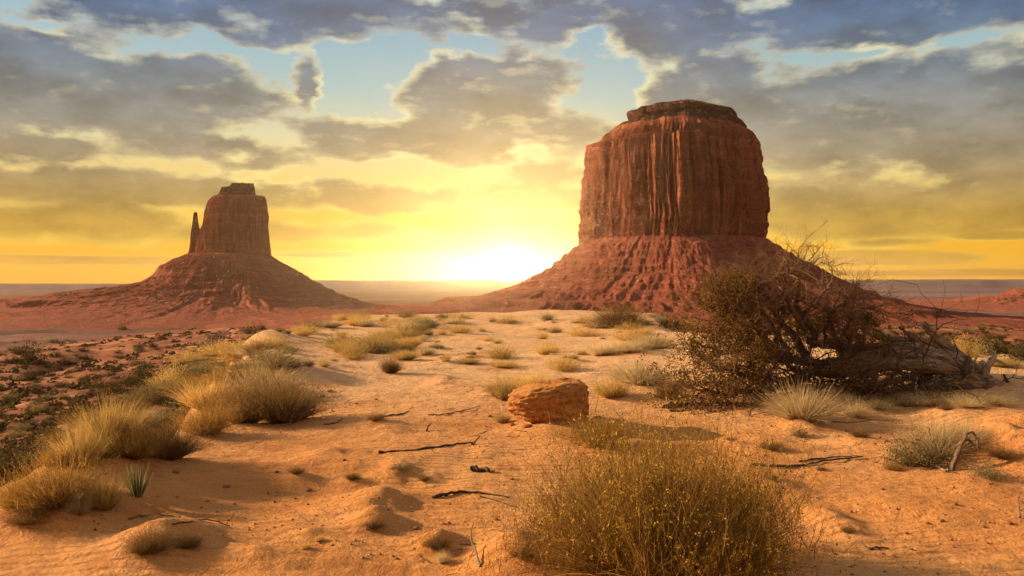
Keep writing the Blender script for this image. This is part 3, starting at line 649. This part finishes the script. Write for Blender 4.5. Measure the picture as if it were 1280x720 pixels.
B('dark', 1186, 434, 24, 18, 'dark round shrub just left of the yellow rounded one')
B('dark', 1276, 452, 24, 22, 'dark shrub at the right edge behind the roots')
B('gold', 1255, 460, 50, 14, 'low grass strip behind the bleached root', 'grass')
B('dark', 35, 457, 34, 27, 'lone dark juniper bush standing on the red valley slope at left')
for px, py, wp, hp, lb in [(175,474,34,22,'dark shrub, upper of three in the gully behind the dune edge'),(158,484,34,18,'dark shrub, middle of three in the gully behind the dune edge'),(138,494,34,18,'dark shrub, lowest of three in the gully behind the dune edge'),
    (152,413,13,8,'tiny round green bush on the ridge of the lit valley hill'),(178,407,16,8,'dark bush on the ridge of the lit valley hill'),(312,418,18,14,'dark bush at the foot of the dune end, left one of a pair'),(326,413,14,10,'dark bush at the foot of the dune end, right one of a pair'),
    (80,458,24,8,'flat dark bush right of the lone juniper bush'),(30,490,16,6,'yellow-topped flat bush in the red hollow')]:
    B('dark', px, py, wp, hp, lb)
for px, py, wp, hp, lb in [(1100,512,40,18,'dry grass under the middle of the fallen trunk'),(1135,508,44,20,'dry grass under the thick end of the fallen trunk'),(1175,508,50,20,'dry grass left of the root plate'),(1215,510,50,20,'dry grass in front of the root plate'),(1250,508,44,18,'dry grass right of the root plate'),(1060,505,26,16,'short dry grass beside the dark branches')]:
    B('tan', px, py, wp, hp, lb, 'grass')
# low windblown tufts rooted on the little sand mounds
for px, py, wp, hp, kd, lb in [(180,697,66,36,'brown','dead twiggy grey shrub on the small foreground mound at left'),(230,688,46,18,'brown','flattened dead twigs right of the dead grey shrub'),(30,660,70,26,'brown','tangle of dead twigs below the wide green-gold bush'),
    (545,690,44,20,'brown','dark crusty tuft on a mound at bottom centre'),(553,706,20,18,'tan','short straw tuft at the foot of the crusty tuft'),(466,662,30,10,'brown','dark mossy tuft on the lower centre mound'),
    (398,680,16,8,'gold','tiny gold tuft left of the lower centre mound'),(380,688,16,7,'gold','tiniest gold tuft at bottom left of centre'),(530,605,18,9,'brown','small dark tuft on the sand, in front of the middle mound'),(500,590,34,9,'sage','mossy tuft on top of the middle mound'),
    (1062,668,20,9,'brown','little dark tuft right of the big foreground bush'),(1240,600,40,26,'sage','dead brush hanging on the left side of the right-hand mound'),(1262,575,46,16,'brown','dead brush along the top of the right-hand mound'),
    (1120,590,24,12,'olive','small green tuft under the crooked little trunk'),(655,700,40,18,'brown','dark tuft on the mound left of the big foreground bush'),(1028,590,12,6,'brown','tiny brown tuft on open sand at right')]:
    B(kd, px, py, wp, hp, lb, 'tuft')
rimr = random.Random(9)
for i in range(46):
    t = rimr.random(); px = 50+290*t+rimr.uniform(-26, 26); py = 590-140*t**.8+rimr.uniform(-20, 20)
    wv = (46-22*t)*rimr.uniform(.6, 1.1); B(rimr.choice(['brown', 'sage', 'goldm', 'olive', 'sage']), px, py, wv, wv*rimr.uniform(.4, .6), 'one of the small shrubs filling the grassy bank along the dune edge', 'bush', 'shrubs of the dune edge bank')
for (mx, my, rx, ry, hh) in MOUNDS[-34:]:
    if hh > .05 and poly_sd(np.array([mx]), np.array([my]))[0] > .5:
        px = 640+mx/my*F; w_ = rx*F/my*rimr.uniform(.5, .9)
        B(rimr.choice(['brown', 'brown', 'sage']), px, 0, w_, w_*rimr.uniform(.25, .4), 'low dark crusty tuft capping a small sand hummock', 'tuft', 'tufts on sand hummocks', pos=(mx, my, H(mx, my)))
# ---- yucca
def yucca():
    x, y, z = at(171, 622); g_ = np.random.default_rng(8); n_ = 70; a = g_.random(n_)*6.28; q = g_.random(n_)*.55
    d = np.stack([np.cos(a)*q, np.sin(a)*q, 1+0*a], 1); V, Fc, _, _ = ribbons(np.stack([np.cos(a)*.02, np.sin(a)*.02, 0*a-.02], 1), d, .18+.10*g_.random(n_), np.full(n_, .006), 0*a, 4, g_, .05)
    tag(link_mesh('yucca', V, Fc, M_yucca, smooth=False, loc=(x, y, z)), 'small spiky green yucca on the sand left of centre foreground', 'plant')
yucca()
# ---- boulder
def boulder():
    x, y, z = at(687, 527); W = 104*y/F; Hh = 52*y/F
    u = np.linspace(0, math.pi, 70)[:, None]; t = np.linspace(0, 2*math.pi, 140, endpoint=False)[None]
    X = np.sin(u)*np.cos(t); Y = np.sin(u)*np.sin(t); Z = np.cos(u)+0*t
    def sq(v, p): return np.sign(v)*np.abs(v)**p
    X, Y, Z = sq(X, .72), sq(Y, .72), sq(Z, .72)
    d = 1+.16*fbm(X*1.2+3, Y*1.2, Z*1.2, 3)+.12*fbm(X*4, Y*4, Z*7, 4)+.05*fbm(X*14, Y*14, Z*16, 3)
    X, Y, Z = X*d, Y*d, Z*d; Z = Z*(.86+.2*X-.22*sstep(0, -1, X)*sstep(0,1,Z)); 
    V = np.stack([X*W*.5, Y*W*.42, Z*Hh*.62+Hh*.36], -1).reshape(-1, 3)
    tag(link_mesh('boulder', V, grid_faces(70, 140, True)[:, ::-1], M_stone, loc=(x, y+W*.35, z)), 'squat flat-topped orange boulder on the sand in the middle of the scene', 'rock')
boulder()
# ---- fallen juniper
def fallen_tree():
    ox, oy, oz = at(1060, 500); S = oy/F
    e = empty('fallen_tree', (ox+.28, oy+.5, oz), 'dead juniper lying on the sand with twisted trunk at right and twiggy crown at left', 'tree')
    def L(px, py, dy=0.): s = (oy+dy)/F; return ((px-640)*s-ox, dy, (HY-py)*s+CAMZ-oz)
    g_ = np.random.default_rng(42)
    T = []
    # thick twisted strands of the trunk, from the root plate out to the crown
    for pts, r0, r1, sd in [
        ([L(1236,496,.1),L(1205,474,.1),L(1172,455,.15),L(1120,449,.2),L(1068,456,.2),L(1020,462,.2)], .17, .07, 1),
        ([L(1230,488,.3),L(1196,466,.3),L(1160,446,.35),L(1110,438,.4),L(1060,440,.4),L(1000,430,.4)], .13, .04, 2),
        ([L(1218,476,.2),L(1196,452,.25),L(1172,430,.3),L(1152,408,.35)], .12, .03, 3),
        ([L(1208,470,.4),L(1180,447,.45),L(1145,430,.5),L(1108,428,.5),L(1088,424,.5)], .08, .02, 4),
        ([L(1236,498,-.1),L(1206,488,-.15),L(1174,486,-.2),L(1150,496,-.2)], .11, .05, 5),
        ([L(1226,490,0),L(1190,470,-.1),L(1150,462,-.15),L(1105,462,-.1),L(1050,470,0),L(990,470,.1)], .10, .05, 6),
        ([L(1215,480,.3),L(1185,452,.3),L(1150,436,.2),L(1130,420,.2)], .07, .02, 7),
        ([L(1236,500,.2),L(1215,492,.2),L(1190,484,.3),L(1140,478,.4),L(1090,486,.4)], .08, .03, 8),
        ([L(1205,470,.15),L(1170,440,.2),L(1140,424,.2),L(1120,412,.25)], .05, .012, 9)]:
        T.append(tube(spline(pts, 36, .006, g_), np.linspace(r0, r1, 36)*(1+.12*np.sin(np.arange(36)*.7+sd)), 22, .55, sd))
    tubes_obj('trunk', T, M_wood, e)
    Rt = []
    for pts, r0, r1 in [([L(1232,478),L(1238,462),L(1245,450),L(1240,440),L(1235,430)], .045, .010),([L(1240,455),L(1250,456),L(1260,461)], .03, .007),
        ([L(1238,462),L(1226,466),L(1220,458),L(1223,450)], .03, .008),([L(1234,470),L(1225,464),L(1232,456)], .04, .02)]:
        Rt.append(tube(spline(pts, 14, .004, g_), np.linspace(r0, r1, 14), 9, .35, r0*50))
    tubes_obj('bleached_root', Rt, M_white, e)
    Rd = []
    for pts, r0, r1 in [([L(1236,492),L(1252,494),L(1262,484),L(1258,474)], .035, .012),([L(1232,492,-.2),L(1245,500,-.3),L(1268,496,-.3)], .03, .01),([L(1212,452,-.1),L(1206,470,-.2),L(1214,490,-.2),L(1222,496,-.2)], .035, .02),
        ([L(1180,498,-.3),L(1196,488,-.35),L(1212,490,-.3)], .03, .02)]:
        Rd.append(tube(spline(pts, 14, .004, g_), np.linspace(r0, r1, 14), 8, .35, r0*60))
    tubes_obj('root', Rd, M_bark, e)
    # dark limbs of the crown
    limbs = [([L(1030,462,.2),L(985,455,.2),L(940,440,.1),L(905,415,0),L(880,390,0)], .06),([L(1000,450,.4),L(970,410,.4),L(950,382,.3),L(938,362,.3)], .05),
        ([L(1010,440,.3),L(1000,400,.3),L(985,385,.3),L(990,352,.2),L(997,332,.2)], .045),([L(1020,470,0),L(970,480,-.2),L(920,475,-.3),L(870,462,-.3)], .055),
        ([L(1010,470,-.1),L(950,492,-.4),L(900,500,-.4),L(855,496,-.3)], .04),([L(1050,470,.3),L(1040,430,.4),L(1028,400,.4),L(1038,385,.3)], .035),([L(985,455,.2),L(930,425,.4),L(900,375,.5),L(905,355,.5)], .04),
        ([L(1080,462,.3),L(1070,430,.4),L(1058,400,.5)], .03),([L(1000,460,.5),L(930,450,.7),L(880,440,.7),L(850,430,.6)], .04),([L(990,470,.1),L(960,450,-.3),L(930,430,-.4),L(920,400,-.4)], .035),
        ([L(1060,470,0),L(1090,480,-.3),L(1060,500,-.4),L(1020,500,-.4)], .03),([L(1120,470,-.1),L(1100,490,-.3),L(1075,500,-.4)], .03),([L(1160,476,-.1),L(1130,490,-.3),L(1110,502,-.35)], .025),([L(960,440,.2),L(965,400,.1),L(970,368,0),L(958,342,0)], .03),([L(1000,420,-.1),L(978,385,-.2),L(968,355,-.2),L(975,332,-.2)], .028),([L(1020,430,.2),L(1030,395,0),L(1055,375,-.1)], .025)]
    Tg, tips, big = [], [], []
    limbs += [([L(1000,455,.3),L(985,420,.5),L(1008,378,.6),L(1034,358,.6)], .03),([L(960,450,0),L(930,408,-.2),L(900,388,-.3),L(878,375,-.3)], .03),([L(970,440,.3),L(945,395,.2),L(932,368,.2),L(938,350,.2)], .03),([L(1070,450,.2),L(1050,420,.1),L(1062,395,0),L(1085,385,0)], .025)]
    for i, (pts, r) in enumerate(limbs):
        q = spline(pts, 18, .018, g_); b = tubes_obj('branch', [tube(q, np.linspace(r, r*.3, 18), 9, .35, i)], M_bark, e); Tg = []
        for k_ in range(20):
            j = g_.integers(3, 18); d = q[j]-q[j-1]; d /= np.linalg.norm(d); dd = d*.8+g_.normal(size=3)*.6+np.array([0, 0, .15])
            twigs(q[j], dd, .28+.2*g_.random(), .010, 3, Tg, tips, g_, .8, 3, .8)
        tubes_obj('twigs', Tg, M_twig, b)
    # dark tangle lying under the trunk
    Tn, _t = [], []
    for k_ in range(70):
        px = 930+g_.random()*270; py = 470+g_.random()*30
        twigs(L(px, py, g_.normal()*.25-.1), (g_.normal(), g_.normal()*.5, .35*g_.normal()), .5+.4*g_.random(), .014, 2, Tn, _t, g_, 1.1, 3, .9)
    tubes_obj('fallen_twigs', Tn, M_bark, e)
    # leaves: still green on the left and in some clumps
    tips = np.array(tips); s = (tips[:, 1]+oy)/F; tpx = 640+(tips[:, 0]+ox)/s; tpy = HY-(tips[:, 2]+oz-CAMZ)/s
    zone = ((tpx < 940) & (tpy > 405)) | ((tpx < 930) & (tpy > 340) & (g_.random(len(tips)) < .8)) | (fbm(tips[:, 0]*2.2, tips[:, 1]*2, tips[:, 2]*2.2, 2) > .22) & (tpy > 385)
    cl = tips[zone & (g_.random(len(tips)) < .5)]; c = np.repeat(cl, 9, 0)+g_.normal(size=(len(cl)*9, 3))*.028
    extra = []
    for px, py, rr in [(870,470,.24),(858,440,.16),(888,425,.18),(900,400,.2),(905,470,.22),(880,495,.2),(930,490,.22),(850,490,.2),(900,372,.2),(918,352,.15),(870,385,.14),(915,440,.25),(1075,425,.2),(1062,440,.18),(1108,446,.14),(1100,430,.08),(945,465,.25)]:
        k_ = int(9000*rr*rr*3)
        cc = np.array(L(px, py, g_.normal()*.15))+g_.normal(size=(max(5, int(rr*42)), 3))*rr*np.array([.8, 1.1, .65])
        extra.append(np.repeat(cc, 34, 0)+g_.normal(size=(len(cc)*34, 3))*.034)
    c = np.concatenate([c]+extra); link_mesh('foliage', *leaf_quads(c, .015, g_), M_jun, e, smooth=False)
fallen_tree()
# ---- crooked little trunk in the right-hand bush
def on(px, py, dz=0.): x, y, z = at(px, py); return (x, y, z+dz)
def snag():
    x, y, z = at(1195, 588); s = y/F
    def L(a, b, d=0.): return ((a-1195)*s, d, (588-b)*s)
    e = empty('dead_snag', (x, y, z), 'crooked dead little trunk with a drooping branch in the grey-green bush at right', 'trunk')
    tubes_obj('trunk', [tube(spline([L(1190,590),L(1196,572),L(1203,556),L(1210,542)], 16, .004), np.linspace(.022, .013, 16), 10, .4, 2.)], M_wood, e)
    tubes_obj('branch', [tube(spline([L(1208,545),L(1216,540),L(1222,548),L(1224,558),L(1226,566)], 16, .005), np.linspace(.012, .004, 16), 8, .4, 3.), tube(spline([L(1206,550),L(1214,552),L(1220,562)], 10, .004), np.linspace(.014, .004, 10), 7, .3, 4.)], M_wood, e)
snag()
# ---- fallen sticks and driftwood on the sand
def stk(pxs, r, label, cat='stick', m_=None, name='stick'):
    pts = [on(a, b, r*.6+(c if len(q) else 0)) for (a, b, *q) in pxs for c in [q[0] if q else 0]]
    o = np.array(pts[0]); P_ = [np.array(p)-o for p in pts]
    ob = tubes_obj(name, [stick(P_, r, r*.35, 16, r*.35, 7, .35, pxs[0][0])], m_ or M_bark); ob.location = pts[0]; tag(ob, label, cat)
stk([(542,624),(570,618),(598,619),(636,623)], .014, 'long dark stick on the sand left of the big foreground bush')
stk([(600,622),(625,629),(648,636)], .006, 'thin dark stick just right of and below the long dark one')
stk([(533,541),(535,538,.03),(539,536,.05)], .009, 'short forked dark stick standing up from the sand')
stk([(475,522),(500,520),(512,515)], .012, 'short dark stick left of centre, farthest of the sand sticks')
stk([(535,520),(560,518),(600,509)], .010, 'pale brown stick left of the boulder', m_=M_twig)
stk([(475,568),(520,564),(565,558),(592,556)], .016, 'long low buried root on the sand below the boulder')
stk([(590,557),(597,555,.04),(600,553,.06)], .010, 'short upright stub at the end of the long buried root')
stk([(405,532),(420,530),(429,527,.03)], .010, 'little forked twig right of the dark brown bush')
stk([(1058,672),(1082,684),(1100,690)], .008, 'bleached thin stick on the sand at lower right', m_=M_white)
stk([(1088,689),(1098,688),(1112,687)], .010, 'short dark stick touching the bleached one')
stk([(940,582),(985,586),(1030,578),(1080,574)], .014, 'long dark half-buried branch right of the foreground bush')
stk([(1000,578),(1040,574),(1075,572)], .008, 'thin dark branch above the long half-buried one')
stk([(1150,578),(1168,585),(1186,592)], .020, 'grey crooked branch under the right-hand bush', m_=M_white)
stk([(600,712),(594,700,.04),(588,692,.10),(592,686,.15)], .007, 'pale dry stalk standing at bottom centre', m_=M_white)
stk([(1276,650),(1274,640,.06),(1276,632,.10)], .007, 'short pale stalk at the right edge', m_=M_white)
stk([(830,512),(860,506),(890,508),(912,506)], .035, 'weathered driftwood log left of the straw bush', 'log', M_wood, 'log')
stk([(838,516),(856,514),(880,500,.1),(905,510)], .018, 'curved grey branch lying across the driftwood log', m_=M_wood)
stk([(850,508),(842,503,.05),(858,498,.1)], .012, 'short bent twig at the left end of the driftwood log', m_=M_wood)
stk([(1040,528),(1062,530),(1090,527)], .008, 'thin stick beneath the thin dry bush', m_=M_twig)
stk([(590,590),(602,591),(618,593)], .03, 'dark clump of rotten wood on bright sand right of centre', 'wood')
for i, (px, py) in enumerate([(245,655),(190,648)]):
    stk([(px-30, py+4), (px-8, py-1), (px+14, py-2, .01), (px+40, py+3)], .008, ['dead branch on the sand bank left of the foreground mound', 'dead branch below the yellow grass tuft at left'][i], m_=M_twig)
# ---- a few single stones
stn = Proto(lambda: (lambda u, t: link_mesh('stone', np.stack([np.sin(u)*np.cos(t)*(1+.4*fbm(np.sin(u)*np.cos(t)*1.5, np.sin(u)*np.sin(t)*1.5, np.cos(u)+0*t, 3)), np.sin(u)*np.sin(t)*(1+.4*fbm(np.sin(u)*np.cos(t)*1.5, np.sin(u)*np.sin(t)*1.5, 4+np.cos(u)+0*t, 3)), .7*np.cos(u)+0*t], -1).reshape(-1, 3), grid_faces(14, 20, True)[:, ::-1], M_peb, smooth=False))(np.linspace(0.01, math.pi-.01, 14)[:, None], np.linspace(0, 2*math.pi, 20, endpoint=False)[None]))
for px, py, r in [(628,528,5),(640,532,4),(660,535,6),(735,530,7),(748,524,5),(722,536,4),(612,522,3),(219,592,5),(386,614,4),(282,610,5),(258,628,3),(205,645,3),(430,577,3),(412,490,4),(403,497,4),(520,663,4),(1104,613,3),(1195,632,4),(1263,658,4),(620,652,3),(345,592,3),(1108,552,3),(700,600,3),(640,600,3),(470,500,2),(445,505,2),(1230,660,3),(1140,690,3),(1160,655,3)]:
    x, y, z = at(px, py); o = stn.make(); s = r*y/F; o.location = (x, y, z+s*.2); o.scale = (s, s*.9, s*.7); o.rotation_euler = (0, 0, random.random()*6)
    if 'label' in o: del o['label']
    tag(o, 'small dark stone lying on open sand', 'stone', 'stones on the sand')
# ---- scattered tufts on the far part of the dune
rr = random.Random(5); cnt = 0
crest = [(380,560,396,412,40),(400,560,412,446,34),(560,840,398,408,26),(560,840,408,430,16),(420,640,436,450,14),(340,400,408,422,12),(850,1000,398,412,10),(640,800,436,452,8)]
crest += [(285,345,432,462,16)]
for x0, x1, y0, y1, n_ in crest:
    for _ in range(n_):
        px, py = rr.uniform(x0, x1), rr.uniform(y0, y1); wv = rr.choice([rr.uniform(8, 26), rr.uniform(8, 26), rr.uniform(36, 70)])*(.5+(py-390)/70); k_ = rr.choice(['goldm', 'sage', 'gold', 'tan'])
        B(k_, px, py, wv*.8, min(wv*rr.uniform(.3, .55), 11+(py-400)*.2), 'low pale tuft among many on the far crest of the dune', 'tuft', 'tufts on the far dune')
# ---- shrubs of the valley, left and right
def valley(n_, x0, x1, y0, y1, size, lb, gp, kinds=('dark', 'dark', 'sage')):
    k_ = 0
    while k_ < n_:
        px, py = rr.uniform(x0, x1), y0+(y1-y0)*rr.random()**1.3; x, y, z = at(px, py)
        if poly_sd(np.array([x]), np.array([y]))[0] > -.8: k_ += .2; continue
        wv = size*rr.uniform(.5, 1.5)*(.5+(py-y0)/(y1-y0)*1.1)
        B(rr.choice(kinds), px, py, wv, wv*rr.uniform(.35, .6), lb, 'shrub', gp, pos=(x, y, z)); k_ += 1
valley(120, -20, 420, 425, 500, 15, 'low dark shrub on the red valley slope below the dune', 'shrubs on the valley slope')
valley(70, -20, 230, 500, 625, 34, 'dark shrub in the shaded gully left of the dune', 'shrubs in the gully')
valley(120, 1000, 1300, 403, 452, 12, 'small dark shrub on the scrub flat behind the fallen tree', 'shrubs on the scrub flat')
# ---- the uncountable: far scrub and pebbles, each one object
def scrub_stuff():
    g_ = np.random.default_rng(77); n_ = 9000
    a = (g_.random(n_)*80-42)*math.pi/180; d = np.exp(g_.uniform(math.log(28), math.log(900), n_)); x = d*np.sin(a); y = d*np.cos(a)
    h, m_ = HM(x, y); ok = (m_ < .1) & (fbm(x/30, y/30, 3., 3) > -.25); x, y, h, d = x[ok], y[ok], h[ok], d[ok]
    s = (.18+.5*g_.random(len(x))**2)*(1+d/400); nl = 26
    off = g_.normal(size=(len(x), nl, 3)); off /= np.linalg.norm(off, axis=2)[..., None]; off[..., 2] = np.abs(off[..., 2])*.55
    c = (np.stack([x, y, h-.03], -1)[:, None]+off*(s[:, None, None]*(.6+.4*g_.random((len(x), nl, 1))))).reshape(-1, 3); sz = np.repeat(s*.24, nl)
    aa = g_.normal(size=c.shape); aa /= np.linalg.norm(aa, axis=1)[:, None]; bb = np.cross(aa, g_.normal(size=c.shape)); bb /= np.linalg.norm(bb, axis=1)[:, None]; sz = sz[:, None]
    V = np.stack([c-aa*sz, c-bb*sz*.7, c+aa*sz, c+bb*sz*.7], 1).reshape(-1, 3)
    tag(link_mesh('desert_scrub', V, np.arange(len(c)*4).reshape(-1, 4), M_scrub, smooth=False), kind='stuff')
    n_ = 15000; y = 2.6+9*g_.random(n_)**1.6*2.2; x = (g_.random(n_)*1.5-.75)*y; keep = fbm(x*.7, y*.7, 2., 3) > -.02; x, y = x[keep], y[keep]; h, m_ = HM(x, y)
    s = .0035+.012*g_.random(len(x))**5
    o8 = np.array([(1,0,0),(0,1,0),(-1,0,0),(0,-1,0),(0,0,1),(0,0,-1)], float); V = (np.stack([x, y, h], -1)[:, None]+o8[None]*s[:, None, None]*(.6+.8*g_.random((len(x), 6, 1)))).reshape(-1, 3)
    tri = np.array([(0,1,4),(1,2,4),(2,3,4),(3,0,4),(1,0,5),(2,1,5),(3,2,5),(0,3,5)]); Fc = (tri[None]+(np.arange(len(x))*6)[:, None, None]).reshape(-1, 3)
    tag(link_mesh('pebbles', V, Fc, M_peb, smooth=False), kind='stuff')
scrub_stuff()
def litter():
    g_ = np.random.default_rng(91); n_ = 4500; y = 3+22*g_.random(n_)**1.5; x = (g_.random(n_)*1.4-.7)*y; h, m_ = HM(x, y); k_ = fbm(x*.5, y*.5, 21., 3) > .02
    x, y, h = x[k_], y[k_], h[k_]; n_ = len(x); a = g_.random(n_)*6.28; L = .04+.22*g_.random(n_)**3
    V, Fc, _, _ = ribbons(np.stack([x, y, h+.006], 1), np.stack([np.cos(a), np.sin(a), .06+0*a], 1), L, .0022+.003*g_.random(n_), 0*a+.08, 3, g_, .15)
    tag(link_mesh('twig_litter', V, Fc, M_brown, smooth=False), kind='stuff')
litter()
